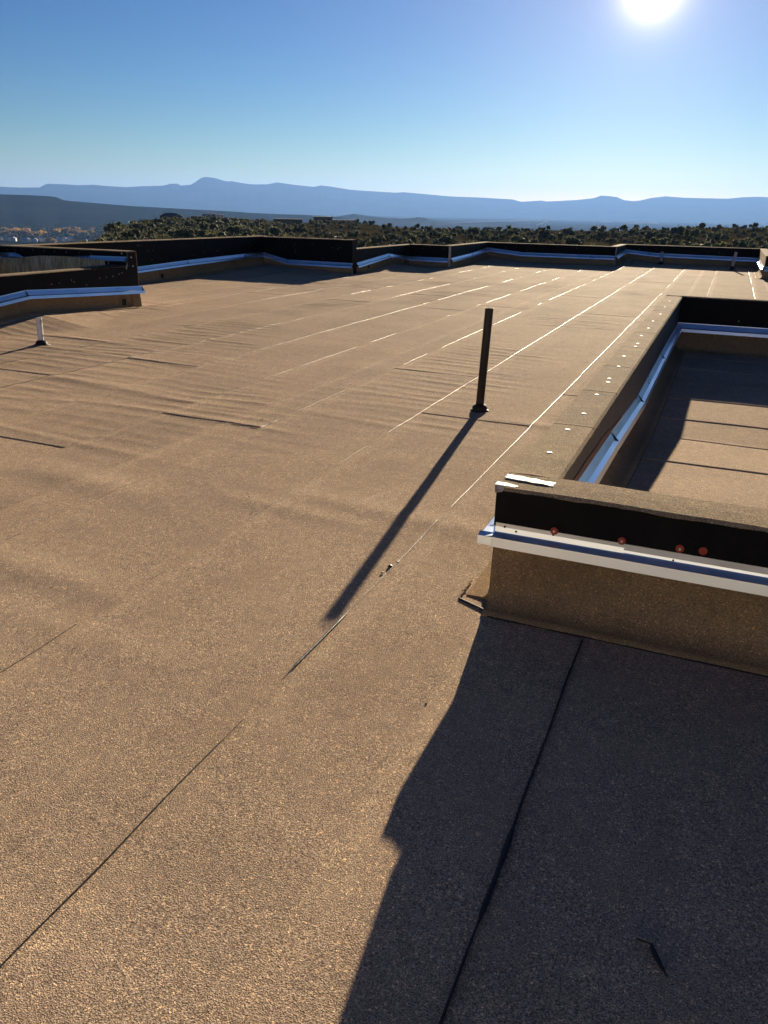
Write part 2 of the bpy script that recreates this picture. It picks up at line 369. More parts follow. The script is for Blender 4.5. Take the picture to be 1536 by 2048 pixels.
def crown_pts(rr, w, h, n, lobes, base=.12):
    """leaf-clump quads on the outer part of several uneven lobes; returns verts, faces"""
    L_ = [(rr.uniform(-.38, .38)*w, rr.uniform(-.38, .38)*w, h*rr.uniform(.30, .62), rr.uniform(.20, .37)) for _ in range(lobes)]
    V = []; F = []
    for i in range(n):
        cx, cy, cz, s = rr.choice(L_)
        th = rr.uniform(0, 2*math.pi); ph = math.acos(rr.uniform(-1, 1)); k = rr.uniform(.55, 1.08)
        x = cx+math.cos(th)*math.sin(ph)*s*w*k; y = cy+math.sin(th)*math.sin(ph)*s*w*k; z = cz+math.cos(ph)*s*h*1.05*k
        z = max(h*base*rr.uniform(.3, 1.2), z)
        q = rr.uniform(.035, .085)*(w+h)/2
        u = Vector((rr.gauss(0, 1), rr.gauss(0, 1), rr.gauss(0, 1))).normalized(); v = u.orthogonal().normalized(); 
        b = len(V); p = Vector((x, y, z)); e = rr.uniform(.5, .9)
        V += [tuple(p-u*q), tuple(p-v*q*e), tuple(p+u*q), tuple(p+v*q*e)]; F.append((b, b+1, b+2, b+3))
    for cx, cy, cz, s in L_:
        if s*w < .1: continue
        b0 = len(V); K = 7
        for j, ph in enumerate((.35, .9, 1.5, 2.1, 2.8)):
            for i in range(K):
                th = i*2*math.pi/K+j*.4; k = rr.uniform(.45, .80)
                V.append((cx+math.cos(th)*math.sin(ph)*s*w*k, cy+math.sin(th)*math.sin(ph)*s*w*k, max(-.2, (cz+math.cos(ph)*s*h*k) if j < 4 else cz*.25)))
        for j in range(4):
            for i in range(K):
                a_ = b0+j*K+i; c_ = b0+j*K+(i+1) % K; F.append((a_, c_, c_+K, a_+K))
        F.append((b0, b0+1, b0+2, b0+3)); F.append((b0, b0+3, b0+4, b0+5))
    return V, F
def crown_mesh(seed, w, h, n, lobes, m):
    rr = random.Random(seed); V, F = crown_pts(rr, w, h, n, lobes)
    me = bpy.data.meshes.new('crown'); me.from_pydata(V, [], F); me.update(); me.materials.append(m); return me
def trunk_mesh(h, r, seed):
    rr = random.Random(seed); b = MB()
    def limb(p, q, r0_, r1_):
        d = (q-p).normalized(); u = d.orthogonal().normalized(); v = d.cross(u)
        b.loft([[p+u*math.cos(t)*r0_+v*math.sin(t)*r0_ for t in [i*math.pi/3 for i in range(6)]], [q+u*math.cos(t)*r1_+v*math.sin(t)*r1_ for t in [i*math.pi/3 for i in range(6)]]])
    k = Vector((rr.uniform(-.1, .1), rr.uniform(-.1, .1), h*.35)); limb(Vector((0, 0, -.3)), k, r, r*.7)
    for i in range(4):
        a = i*1.57+rr.uniform(-.4, .4); limb(k, k+Vector((math.cos(a)*h*.3, math.sin(a)*h*.3, h*rr.uniform(.2, .42))), r*.55, r*.15)
    me = bpy.data.meshes.new('trunk'); me.from_pydata(b.v, [], b.f); me.update(); me.materials.append(M['bark']); return me
variants = []
for i in range(8):
    w = [2.6, 3.0, 2.2, 3.6, 2.4, 2.0, 3.2, 2.8][i]; h = [2.3, 2.8, 2.0, 3.2, 3.0, 1.5, 2.2, 2.6][i]
    dry = i in (5,)
    variants.append((crown_mesh(40+i, w, h, 800 if not dry else 500, 7, M['scrub' if dry else 'juniper']), trunk_mesh(h, .12, 80+i), w, h, dry))
pl = []       # candidate positions: (range, x, y, scale)
tries = 0
a0 = px_az(-120); a1 = px_az(1680)
while len(pl) < 3600 and tries < 60000:
    tries += 1
    a = random.uniform(a0, a1); D = math.sqrt(random.uniform(75**2, 470**2)) if random.random() < .7 else random.uniform(90, 260)
    if random.random() < .35: a = random.uniform(px_az(140), px_az(560)); D = random.uniform(95, 460)
    e = float(edgeD(a))
    if D > e+70: continue
    x = D*math.sin(a); y = D*math.cos(a)
    dens = float(fbm(x/28, y/28, 3, 21)); lim = .42 if a > px_az(520) else .10
    if dens < lim and random.random() < .8: continue
    pl.append((D, x, y, random.uniform(.35, .8) if random.random() < .88 else random.uniform(.8, 1.25)))
for i in range(260):      # the steep flank at the left end of the plateau
    a = random.uniform(px_az(150), px_az(250)); e = float(edgeD(a)); D = random.uniform(e*.72, e+12); pl.append((D, D*math.sin(a), D*math.cos(a), random.uniform(.5, .9)))
pl.sort()
n_ind = 270
for i, (D, x, y, s) in enumerate(pl[:n_ind]):
    cm, tm, w, h, dry = variants[random.choice([0, 1, 2, 3, 4, 5, 5, 6, 7])]
    z = float(ground_z(x, y))-.1
    if dry:
        o = empty('dry_shrub', (x, y, z), 'pale brown dry shrub growing low among the darker scrub beyond the roof', 'shrub', 'dry shrubs on the plateau')
    else:
        o = empty('juniper_tree', (x, y, z), 'small dark green juniper in the scrub beyond the far parapet', 'tree', 'junipers on the plateau')
    rz = random.uniform(0, 6.28); o.rotation_euler.z = rz
    o.scale = (s, s, s*random.uniform(.85, 1.2))
    for nme, me in (('crown', cm), ('trunk', tm)):
        c = bpy.data.objects.new(nme, me); S.collection.objects.link(c); c.parent = o
def scatter(name, items, m, nq, w, h, lobes, label=None, cat=None, vz=None):
    V = []; F = []
    rr = random.Random(5); banks = [crown_pts(random.Random(900+k), w, h, nq, lobes) for k in range(6)]
    Vn = []; Fn = []
    off = 0
    for D, x, y, s in items:
        bv, bf_ = banks[rr.randrange(6)]; a = rr.uniform(0, 6.28); c, s_ = math.cos(a), math.sin(a)
        A = np.array(bv); sz = s*rr.uniform(.85, 1.2)
        P = np.stack([(A[:, 0]*c-A[:, 1]*s_)*s+x, (A[:, 0]*s_+A[:, 1]*c)*s+y, A[:, 2]*sz+(float(ground_z(x, y)) if vz is None else vz)-.1], -1)
        Vn.append(P); Fn.append(np.array(bf_)+off); off += len(A)
    me = bpy.data.meshes.new(name); me.from_pydata(np.concatenate(Vn).tolist(), [], np.concatenate(Fn).tolist()); me.update(); me.materials.append(m)
    o = link(name, me); o['kind'] = 'stuff'
    if label: o['label'] = label
    if cat: o['category'] = cat
    return o
rest = pl[n_ind:]; random.shuffle(rest)
k = int(len(rest)*.72)
scatter('juniper_scrub', rest[:k], M['juniper'], 110, 2.8, 2.5, 5, 'dark green juniper scrub covering the plateau behind the roof', 'scrub')
scatter('dry_brush', rest[k:], M['scrub'], 80, 2.2, 1.3, 5, 'pale dry brush between the junipers on the plateau', 'brush')
# valley town: cottonwoods and houses
def valley_pt(px, py):
    d = ray(px, py); t = (VZ+1-CAM_H)/d.z; x, y = d.x*t, d.y*t
    return x, y, float(ground_z(x, y))
gold = [(24, 466), (60, 459), (57, 463), (84, 470), (112, 462), (118, 465), (128, 461), (150, 468), (158, 466), (170, 463), (176, 466), (140, 472), (72, 472), (98, 482), (104, 483), (12, 469), (36, 463), (188, 457), (180, 460), (46, 470), (164, 470), (134, 463), (6, 463), (148, 460)]
gm = [crown_mesh(300+i, 26, 19, 500, 7, M['gold']) for i in range(4)]
gt = trunk_mesh(19, .6, 5)
for i, (px, py) in enumerate(gold):
    x, y, z = valley_pt(px, py+3)
    near = 'yellow' if i in (13, 14) else 'golden'
    o = empty('cottonwood_tree', (x, y, z), 'golden autumn cottonwood standing in the valley town at far left', 'tree', 'autumn cottonwoods in the valley')
    o.rotation_euler.z = random.uniform(0, 6); sc = random.uniform(.7, 1.25); o.scale = (sc*1.15, sc*1.15, sc*.9)
    for nme, me in (('crown', gm[i % 4]), ('trunk', gt)):
        c = bpy.data.objects.new(nme, me); S.collection.objects.link(c); c.parent = o
vt = []
for i in range(1100):
    px = random.uniform(-60, 300); py = 443+38*random.random()**.9
    x, y, z = valley_pt(px, py)
    if float(fbm(x/160, y/160, 3, 4)) < .40: continue
    vt.append((0, x, y, random.uniform(.6, 1.3)))
scatter('valley_woods', vt, M['valleygreen'], 70, 17, 12, 5, 'grey green trees filling the valley floor at far left', 'trees')
M['roofgrey'] = mat('grey_house_roof', (.42, .44, .48), .5, 0, .5); M['wallpale'] = mat('pale_house_wall', (.60, .55, .48), .8)
M['glassdark'] = mat('dark_window_glass', (.03, .035, .04), .15); M['roofdark'] = mat('dark_shingle_roof', (.06, .055, .06), .8)
M['adobe'] = mat('sandy_adobe_wall', (.17, .15, .12), .9)
def house(loc, w, d, h, rh, wallm, roofm, rz, name, label, cat, group=None, win=3, ov=.5):
    o = empty(name, loc, label, cat, group); o.rotation_euler.z = rz
    def put(b, nm, m, par=o):
        me = bpy.data.meshes.new(nm); me.from_pydata(b.v, [], b.f); me.update(); me.materials.append(m)
        c = bpy.data.objects.new(nm, me); S.collection.objects.link(c); c.parent = par; return c
    b = MB(); b.box((-w/2, -d/2, -3), (w/2, d/2, h)); put(b, 'wall', wallm)
    b = MB()
    if rh > 0:
        e = ov; p = [(-w/2-e, -d/2-e, h+.02), (w/2+e, -d/2-e, h+.02), (w/2+e, d/2+e, h+.02), (-w/2-e, d/2+e, h+.02)]; r1, r2 = (-w/2+d*.35, 0, h+rh), (w/2-d*.35, 0, h+rh)
        n = len(b.v); b.v += p+[r1, r2]; b.f += [(0, 1, 5, 4), (1, 2, 5), (2, 3, 4, 5), (3, 0, 4), (3, 2, 1, 0)]
    else:
        b.box((-w/2-.2, -d/2-.2, h+.01), (w/2+.2, d/2+.2, h+.35))
    put(b, 'roof', roofm)
    for i in range(win):
        x = -w/2+(i+.5)*w/win; b = MB(); b.box((x-w/win*.2, -d/2-.06, h*.35), (x+w/win*.2, -d/2-.01, h*.8)); put(b, 'window', M['glassdark'])
    return o
face = -AZ
for i, (px, py, w) in enumerate([(3, 481, 26), (14, 482, 22), (28, 483, 30), (52, 484, 22), (70, 485, 24), (80, 482, 20), (90, 484, 26), (118, 484, 22), (128, 483, 20), (22, 476, 18), (140, 482, 16), (64, 476, 16)]):
    x, y, z = valley_pt(px, py)
    house((x, y, z+4), w, 12, 4, 3.2, M['wallpale'], M['roofgrey'], -.4+random.uniform(-.5, .5), 'town_house', 'small pale house with a grey roof in the valley at far left', 'house', 'houses in the valley town', 3)
for px, py, D, w, d, h, rh, wm, rm, nm, lb in [
    (342, 435.0, 400, 10, 8, .7, 1.3, 'adobe', 'roofdark', 'hill_house', 'dark pitched-roof house standing highest on the scrubby hill at left'),
    (396, 436, 430, 7, 6, .5, 0, 'adobe', 'roofdark', 'hill_house', 'low dark flat-roofed house right of the pitched-roof house on the hill'),
    (576, 442.5, 352, 12, 8, .6, 0, 'adobe', 'roofdark', 'hill_house', 'long dark low house just behind the shrubs left of the block building'),
    (646, 442.5, 430, 9.7, 8, 1.9, 0, 'adobe', 'adobe', 'flat_building', 'taller sandy block of the flat building on the skyline'),
    (691, 445, 432, 14, 8, .9, 0, 'adobe', 'roofdark', 'flat_building', 'lower long dark wing beside the sandy block on the skyline'),
    (418, 434.5, 700, 11, 10, 2.6, 1.2, 'wallpale', 'roofgrey', 'ridge_house', 'pale house on the far slope behind the hill'),
    (437, 434.5, 720, 8, 8, 2.0, 1.0, 'wallpale', 'roofgrey', 'ridge_house', 'smaller pale house rightmost on the far slope behind the hill')]:
    p = at(px, py, D); house(p, w, d, h, rh, M[wm], M[rm], -px_az(px), nm, lb, 'house' if 'house' in nm else 'building', None, 3)
# slope that carries the far pair of pale houses
p = at(425, 434, 715); xs = np.linspace(-60, 75, 30); yy = np.linspace(-45, 45, 16); GX, GY = np.meshgrid(xs, yy)
hz_ = p.z+.1-((GX/62)**2)*3.0-((GY/40)**2)*6-1.5+fbm(GX/9, GY/9, 3, 2)*1.5
ca, sa = math.cos(-px_az(425)), math.sin(-px_az(425))
tag(grid_mesh('ridge', p.x+GX*ca-GY*sa, p.y+GX*sa+GY*ca, hz_, M['terrain']), kind='structure')
# the dip of the ridge mesh is carried down to the terrain by its own skirt
b = MB(); ring = []
for i in range(40):
    t = i/40*2*math.pi; ring.append((55*math.cos(t), 38*math.sin(t)))
rg = [[(p.x+x*k_*ca-y*k_*sa, p.y+x*k_*sa+y*k_*ca, z_) for x, y in ring] for k_, z_ in ((.9, p.z-8), (2.2, p.z-60), (3.2, VZ-20))]
b.loft(rg, True, False); tag(b.build('ridge_flank', M['terrain'], None, True), kind='structure')

# ------------------------------------------------------------------ roof deck
CRICK = [(-9.10, 8.40, .15, 1.15, 2.3), (-9.2, 21.9, .15, 1.2, 2.0), (-11.95, 19.5, .15, 2.6, 4.5), (-7.9, 27.9, .16, 1.5, 1.6), (-3.5, 30.5, .14, 1.3, 1.8), (-11.95, 12.6, .10, .9, 1.2)]
def cricket(a, l):
    z = 0*np.asarray(a, float)
    for ca_, cl_, h, ra, rl in CRICK:
        z = np.maximum(z, h*np.clip(1-np.abs(a-ca_)/ra-np.abs(l-cl_)/rl, 0, 1))
    return z
BUCK = [ # explicit low buckles in the felt: centre a, centre l, half length along a, half width along l, height
    (-4.6, 4.1, 1.2, .05, .010), (-3.5, 3.42, .6, .16, .022), (-4.3, 3.05, .9, .20, .024), (-3.45, 5.03, .55, .03, .010), (-1.55, 3.75, .8, .13, .016), (-2.6, 5.55, .7, .05, .008),
    (-2.75, 2.35, .55, .12, .016), (-1.0, 6.05, .5, .08, .014), (-2.0, 3.55, .5, .10, .012), (-6.6, 6.9, .8, .05, .015), (-7.3, 7.6, .9, .10, .02), (-.6, 13.3, .8, .06, .014), (-5.2, 5.6, .9, .12, .018), (-2.2, 2.0, .6, .10, .007)]
def roof_z(a, l, k=0, rip=1.0):
    a = np.asarray(a, float); l = np.asarray(l, float)
    z = cricket(a, l)
    amp = sstep(3.6, 6.5, l+.35*(-a-2))*sstep(-.75, -1.9, a+.02*l)+.4*sstep(5.5, 8, l)
    amp = np.clip(amp, 0, 1)*(.25+1.15*np.clip((fbm(a/1.3, l/1.9, 2, 3)-.36)*3.0, 0, 1))
    ph = l*(2*math.pi/.21)+7*fbm(a/.9+k*5.1, l/.8, 2, 30+k)+a*.5
    ph2 = l*(2*math.pi/.37)+9*fbm(a/1.1+k*3.3, l/1.2, 2, 50+k)
    r = np.maximum(0, np.sin(ph))**2*.0039*(.2+vn(a/.45+k, l/.3, 60+k)*1.3)+np.maximum(0, np.sin(ph2))**3*.0044*vn(a/.6, l/.5, 70+k)
    z = z+rip*amp*r
    z = z+.010*(fbm(a/.9, l/.55, 3, 90)-.5)*rip
    for ca_, cl_, ha, hl_, h in BUCK:
        dl = l-cl_+.10*(a-ca_)
        z = z+.62*h*np.exp(-(dl/hl_)**2)*np.exp(-(np.abs(a-ca_)/ha)**3)
    return z
roof = empty('roof', (0, 0, 0), kind='structure')
A_BREAKS = [-11.95, -9.2, -7.9, -3.5, .95]
def lmax(a):
    return 19.5 if a < -9.2 else 23.6 if a < -7.9 else 27.9 if a < -3.5 else 30.5 if a < .95 else 24.8
def lmins(a0_, a1_):     # blocks cut out by the two raised curbs; returns list of (l0,l1)
    am = (a0_+a1_)/2; top = lmax(am)
    if am < -9.1: return [(10.8, top)]
    if am > -.73 and am < 4.2: return [(-12.5, 2.98), (12.2, top)]
    return [(-12.5, top)]
seams = [-1.245+.948*k_ for k_ in range(-12, 9)]
cuts = sorted(set([round(x, 3) for x in seams if -11.9 < x < 6]+[-11.95, -9.2, -9.1, -7.9, -3.5, -.73, .95, 4.2, 6.0]))
lap_l = {-5: [-3.9, 3.92, 12.4, 20.1], -4: [-3.9, 5.0, 13.9, 22.2]}
for i in range(len(cuts)-1):
    c0, c1 = cuts[i], cuts[i+1]
    if c1-c0 < .02: continue
    k_ = int(math.floor(((c0+c1)/2+1.245)/.948)); s0 = -1.245+.948*k_
    rr = random.Random(100+k_); laps = {-4: [3.92], -3: [5.0], -1: [6.0]}.get(k_, [rr.uniform(7, 9)] if -3 < k_ < 2 else [rr.uniform(3, 8)])
    l_ = laps[0]
    while l_ < 32: l_ += rr.uniform(7.5, 9.5); laps.append(l_)
    for l0, l1 in lmins(c0, c1):
        br = [l0]+[q for q in laps if l0+.4 < q < l1-.4]+[l1]
        for j in range(len(br)-1):
            q0, q1 = br[j], br[j+1]+(.05 if j < len(br)-2 else 0)
            n = max(4, int((q1-q0)/.03)); m_ = max(3, int((c1-c0)/.09)+1)
            e1 = c1+(.025 if c1 < 5.9 and abs(c1-(s0+.948)) < .01 else 0)
            Aa, Ll = np.meshgrid(np.linspace(c0, e1, m_), np.linspace(q0, q1, n), indexing='ij')
            wav = .006*(fbm(Ll*1.3, Ll*0+k_, 3, 77)-.5)
            Ax = Aa.copy(); Ax[0] += wav[0]*(1 if abs(c0-s0) < .01 else 0)
            t = (Aa-s0)/.948
            Z = roof_z(Aa, Ll, k_)+.006*(1-np.clip(t, 0, 1))+.0012*np.clip(1-(Ll-q0)/.5, 0, 1)*(1 if j > 0 else 0)
            # turned-down edges give each sheet its real lap thickness
            Ax = np.concatenate([Ax[:1], Ax], 0); Ly = np.concatenate([Ll[:1], Ll], 0); Zz = np.concatenate([Z[:1]-.008, Z], 0)
            Ax = np.concatenate([Ax[:, :1], Ax], 1); Ly = np.concatenate([Ly[:, :1], Ly], 1); Zz = np.concatenate([Zz[:, :1]-.0015, Zz], 1)
            o = grid_mesh('membrane_sheet', Ax, Ly, Zz, M['roof'], roof)
# bleed-out beads of asphalt along the side laps
def bead(pts, wfun, name, m, parent, zf, h=.006):
    """low rounded bead along pts; wfun(i) gives width (0 = none)"""
    b = MB(); prof = [(-1, 0), (-.6, .75), (0, 1), (.6, .75), (1, 0)]; run = []
    def flush():
        nonlocal run
        if len(run) > 2: b.loft(run, False, False)
        run = []
    for i, (x, y) in enumerate(pts):
        w = wfun(x, y)
        if w < .0012: flush(); continue
        j = min(i+1, len(pts)-1); g_ = max(i-1, 0); tx, ty = pts[j][0]-pts[g_][0], pts[j][1]-pts[g_][1]; q = math.hypot(tx, ty) or 1
        nx, ny = ty/q, -tx/q; z = zf(x, y)
        run.append([(x+nx*w*u, y+ny*w*u, z-.001+h*min(1, w/.006)*v) for u, v in prof])
    flush()
    return b.build(name, m, parent, True) if b.f else None
for k_ in range(-11, 3):
    a_ = -1.245+.948*k_
    rngs = lmins(a_-.01, a_+.01)
    for l0, l1 in rngs:
        ls = np.arange(l0+.05, l1-.15, .05); 
        wav = .006*(fbm(ls*1.3, ls*0+k_, 3, 77)-.5)
        pts = [(a_-.004+w_+.003*mnoise.noise(Vector((l*3., k_*7., 0))), l) for l, w_ in zip(ls, wav)]
        def wf(x, y, k_=k_):
            n_ = float(fbm(y*.55+k_*13.7, k_*3.1, 3, 15)); g_ = float(vn(y*5, k_, 16))
            thr = {0: .30, -1: .40, -2: .44}.get(k_, .50 if k_ < -2 else .33)
            if k_ < -3 and y > 20: thr = .42
            w = max(0, (n_-thr))*.030+.0*g_
            if w <= 0: return 0
            w = min(.0030, .0012+w*.6)*(.8+.6*g_)
            if k_ != 1 and y > 5.3 and vn(y*1.7, k_*5.3, 18) < (.30 if k_ < -1 else .14): return 0
            if k_ == 1 and y < 3: w = .0022+.0016*g_+(.0045*(.6+.8*float(vn(y*22, 3, 5))) if 1.38 < y < 1.68 else 0)
            if k_ == 0 and y < 5.3: w = 0 if 1.82 < y < 2.02 else .0022+.0012*g_ if y < 1.66 else .0016 if y < 2.12 else .005+.005*g_ if y < 2.6 else .0013+.0022*g_ if y < 3.5 else .0019+.001*g_
            if k_ == -1 and y < 5.3: w = (.0012+.0008*g_) if (y < 2.1 or 2.5 < y < 2.62 or 3.3 < y < 3.95 or 4.45 < y < 4.95) else 0
            if k_ < -1 and y < 5: w = .0012 if g_ > .62 else 0
            if y > 12: w *= 1.15
            return w
        zz = lambda x, y, k_=k_: float(roof_z(np.array(x+.01), np.array(y), k_))+.0078
        bead(pts, wf, 'seam_bead', M['tar'] if k_ != 1 else M['dull_tar'], roof, zz)
# end-lap gaps where the felt lifts (dark open mouths)
for (x0, x1, l_, dl) in [(-4.75, -4.08, 3.915, .02), (-3.85, -3.14, 4.995, -.01), (-2.15, -1.5, 6.04, -.06)]:
    n = 14; pts = [(x0+(x1-x0)*i/n, l_+dl*i/n) for i in range(n+1)]
    bead(pts, lambda x, y: .0022+.0025*mnoise.noise(Vector((x*9, y, 1))), 'lap_gap', M['dull_tar'], roof, lambda x, y: float(roof_z(np.array(x), np.array(y), 0))+.003, .0035)

# ------------------------------------------------------------------ parapet walls
def wall(name, label, p, q, n, zt, strip, face='black', t=.2, z0=0., cap='cap', zb=GZ-1, ext0=0, ext1=0, cantr=.09, fast=0, fl_e0=0, fl_e1=0, jog=1.0, scup=(), sheets=True, cat='parapet wall', floor=None, flange=.07, lipd=.07, flx=None, base_joint=.98, seed=0, nof=False, tilt=.034, tdrop=.016, lt=.009, toew=.003):
    """p->q is the foot of the roof-side face, n points to the roof side. strip: [(s, z of flange top)]"""
    p = Vector((*p, 0)); q = Vector((*q, 0)); n = Vector((*n, 0)); L = (q-p).length; d = (q-p)/L
    o = empty(name, (p.x, p.y, z0), label, cat)
    rr = random.Random(seed+int(L*100))
    def P(s, k, z): v = p+d*s+n*k; return (v.x, v.y, z)
    ss = np.array([a for a, _ in strip], float); sz = np.array([b for _, b in strip], float)
    ztop = (lambda s: zt) if not callable(zt) else zt
    sm = lambda s: float(np.interp(s, ss, sz))
    # core
    b = MB(); N = max(2, int(L/.4)); xs = [-ext0+(L+ext0+ext1)*i/N for i in range(N+1)]
    b.loft([[P(s, 0, zb), P(s, -t, zb), P(s, -t, ztop(s)-.008), P(s, 0, ztop(s)-.008)] for s in xs]); b.build('wall_core', M['stucco'], o)
    # primed face between flashing and cap
    b = MB(); N = max(3, int(L/.10)); xs = [-ext0+(L+ext0+ext1)*i/N for i in range(N+1)]
    b.loft([[P(s, .003, sm(s)-.10), P(s, .009, sm(s)-.10), P(s, .009, ztop(s)-.012), P(s, .003, ztop(s)-.012)] for s in xs]); b.build('primed_face', M[face], o)
    # cap sheets with ragged drip edges
    cl = -ext0
    while cl < L+ext1-.02:
        ln = min(rr.uniform(.92, 1.02), L+ext1-cl)
        if L+ext1-cl-ln < .15: ln = L+ext1-cl
        b = MB(); N = max(3, int(ln/.035)); rings = []
        for i in range(N+1):
            s = cl+ln*i/N; z = ztop(s)
            e = (.005+.016*abs(mnoise.noise(Vector((s*5+seed, zt if not callable(zt) else 1, 2))))+.010*abs(mnoise.noise(Vector((s*21, seed, 5)))))*jog
            wv = .003*mnoise.noise(Vector((s*4, 0, seed)))+(.0014 if i == 0 else 0)
            rings.append([P(s, .014+wv, z-e), P(s, .017+wv, z-.008), P(s, .004, z+.004+wv), P(s, -t/2, z+.006+wv), P(s, -t-.004, z+.004+wv), P(s, -t-.014, z-.008), P(s, -t-.012, z-.035), P(s, -t-.001, z-.035), P(s, -t-.001, z-.006), P(s, .010, z-.008), P(s, .0095, z-e)])
        b.loft(rings); b.build('cap_sheet', M[cap], o); cl += ln
    # counter flashing: 3 m lengths, flange + tray + lip
    if not nof:
        brk = sorted(set([-fl_e0]+[float(x) for x in ss if 0 < x < L]+[L+fl_e1])); segs = []
        for a_, b_ in zip(brk[:-1], brk[1:]):
            m_ = max(1, int(round((b_-a_)/2.9)))
            segs += [(a_+(b_-a_)*i/m_, a_+(b_-a_)*(i+1)/m_) for i in range(m_)]
        for i, (a_, b_) in enumerate(segs):
            dz = .0015*(i % 2); fo = .016 if tilt is None else tilt; prof = lambda s: [P(s, .010, sm(s)), P(s, .0125+dz, sm(s)), P(s, .0125+fo*.22+dz, sm(s)-flange*.6), P(s, .0125+fo*.5+dz, sm(s)-flange*.84), P(s, .0125+fo+dz, sm(s)-flange), P(s, lipd+dz, sm(s)-flange+.006-tdrop), P(s, lipd+lt+dz, sm(s)-flange-.042-tdrop*.5), P(s, lipd+lt-.0015, sm(s)-flange-.042-tdrop*.5), P(s, lipd-.001, sm(s)-flange+.0045-tdrop), P(s, .0105+fo, sm(s)-flange-.0015)]
            e = .004 if i < len(segs)-1 else 0
            b = MB(); k2 = max(1, int((b_-a_)/.25)); b.loft([prof(a_+(b_+e-a_)*j/k2) for j in range(k2+1)]); b.build('metal_flashing', M['metal'], o)
    # base membrane sheets, rounded over the cant and out onto the roof
    fl = (lambda x, y: float(cricket(np.array(x), np.array(y)))) if floor is None else (lambda x, y: float(floor(y))) if callable(floor) else (lambda x, y: floor)
    if sheets:
        cl = -ext0*.0; 
        while cl < L-.02:
            ln = min(base_joint*rr.uniform(.94, 1.05), L-cl)
            if L-cl-ln < .2: ln = L-cl
            b = MB(); N = max(2, int(ln/.12)); rings = []
            for i in range(N+1):
                s = cl+ln*i/N; base = p+d*s+n*.1; zf = fl(base.x, base.y); w = .002*mnoise.noise(Vector((s*3, seed, 0)))+(.004 if i == 0 else 0)
                pr = [P(s, .006+w, sm(s)-flange-.02), P(s, .012+w, zf+cantr+.02)]
                for a_ in (0, 22, 45, 68, 90):
                    pr.append(P(s, .012+w+cantr*(1-math.cos(R(a_))), zf+.012+cantr*(1-math.sin(R(a_)))))
                toe = .012+cantr+.05+.006*mnoise.noise(Vector((s*6, seed, 9)))
                pr += [P(s, toe, zf+.011), P(s, toe, zf-.004)]
                rings.append(pr)
            b.loft(rings, False); b.build('base_sheet', M['base'], o, True); cl += ln
        toe = .012+cantr+.053
        pts = [(p.x+d.x*s+n.x*toe, p.y+d.y*s+n.y*toe) for s in np.arange(.03, L-.03, .05)]
        bead(pts, lambda x, y: toew+.003*abs(mnoise.noise(Vector((x*4, y*4, 0)))), 'toe_bead', M['dull_tar'], o, lambda x, y: fl(x, y)+.006, .004)
    for s in scup:
        base = p+d*s+n*.05; zf = fl(base.x, base.y); b = MB()
        lo = [P(s-.055, .028, zf+.04), P(s+.055, .028, zf+.04), P(s+.055, .028, zf+.15), P(s-.055, .028, zf+.15)]
        # frame around a dark throat
        f_ = MB()
        for u0_, u1_, v0, v1 in ((-.075, -.055, .03, .165), (.055, .075, .03, .165), (-.055, .055, .15, .165)):
            f_.loft([[P(s+u0_, .006, zf+v0), P(s+u1_, .006, zf+v0), P(s+u1_, .006, zf+v1), P(s+u0_, .006, zf+v1)], [P(s+u0_, .034, zf+v0), P(s+u1_, .034, zf+v0), P(s+u1_, .034, zf+v1), P(s+u0_, .034, zf+v1)]])
        so_ = f_.build('scupper', M['base'], o)
        b.loft([lo, [tuple(Vector(v)-n*.02) for v in lo]]); t_ = b.build('throat', M['dark'], so_)
        t_.matrix_parent_inverse = so_.matrix_world.inverted() @ Matrix.Identity(4) if False else Matrix.Identity(4)
        t_.parent = so_; t_.matrix_parent_inverse = Matrix.Identity(4)
    for i in range(fast):
        s = rr.uniform(.1, L-.1); zz_ = rr.uniform(sm(s)+.05, ztop(s)-.06)
        if zz_ < ztop(s)-.05: disc('fastener', P(s, .012, zz_), n, .009, M['oldwasher'], o)
    return o
def disc(name, c, n, r, m, parent, th=.004, inner=None):
    c = Vector(c); n = Vector((*n, 0)) if len(n) == 2 else Vector(n); n.normalize(); u = n.orthogonal().normalized(); v = n.cross(u)
    K = 10; ring = lambda rad_, k: [c+u*math.cos(i*2*math.pi/K)*rad_+v*math.sin(i*2*math.pi/K)*rad_+n*k for i in range(K)]
    b = MB(); b.loft([ring(r, -.002), ring(r, th*.5), ring(r*.7, th)]); o = b.build(name, m, parent)
    if inner:
        b = MB(); b.loft([ring(r*.38, th*.6), ring(r*.3, th*1.8)]); i_ = b.build('screw_head', inner, o); i_.matrix_parent_inverse = Matrix.Identity(4)
    return o
def st(zbase, L, pts=()):      # strip heights: nominal, raised by crickets
    return [(0, zbase)] if not pts else list(pts)
PW = 'parapet_wall'
def end_face(x, y0, y1, zt, parent):
    b = MB(); b.box((x+.001, y0, .0), (x+.007, y1, zt)); b.build('end_face', M['black'], parent)
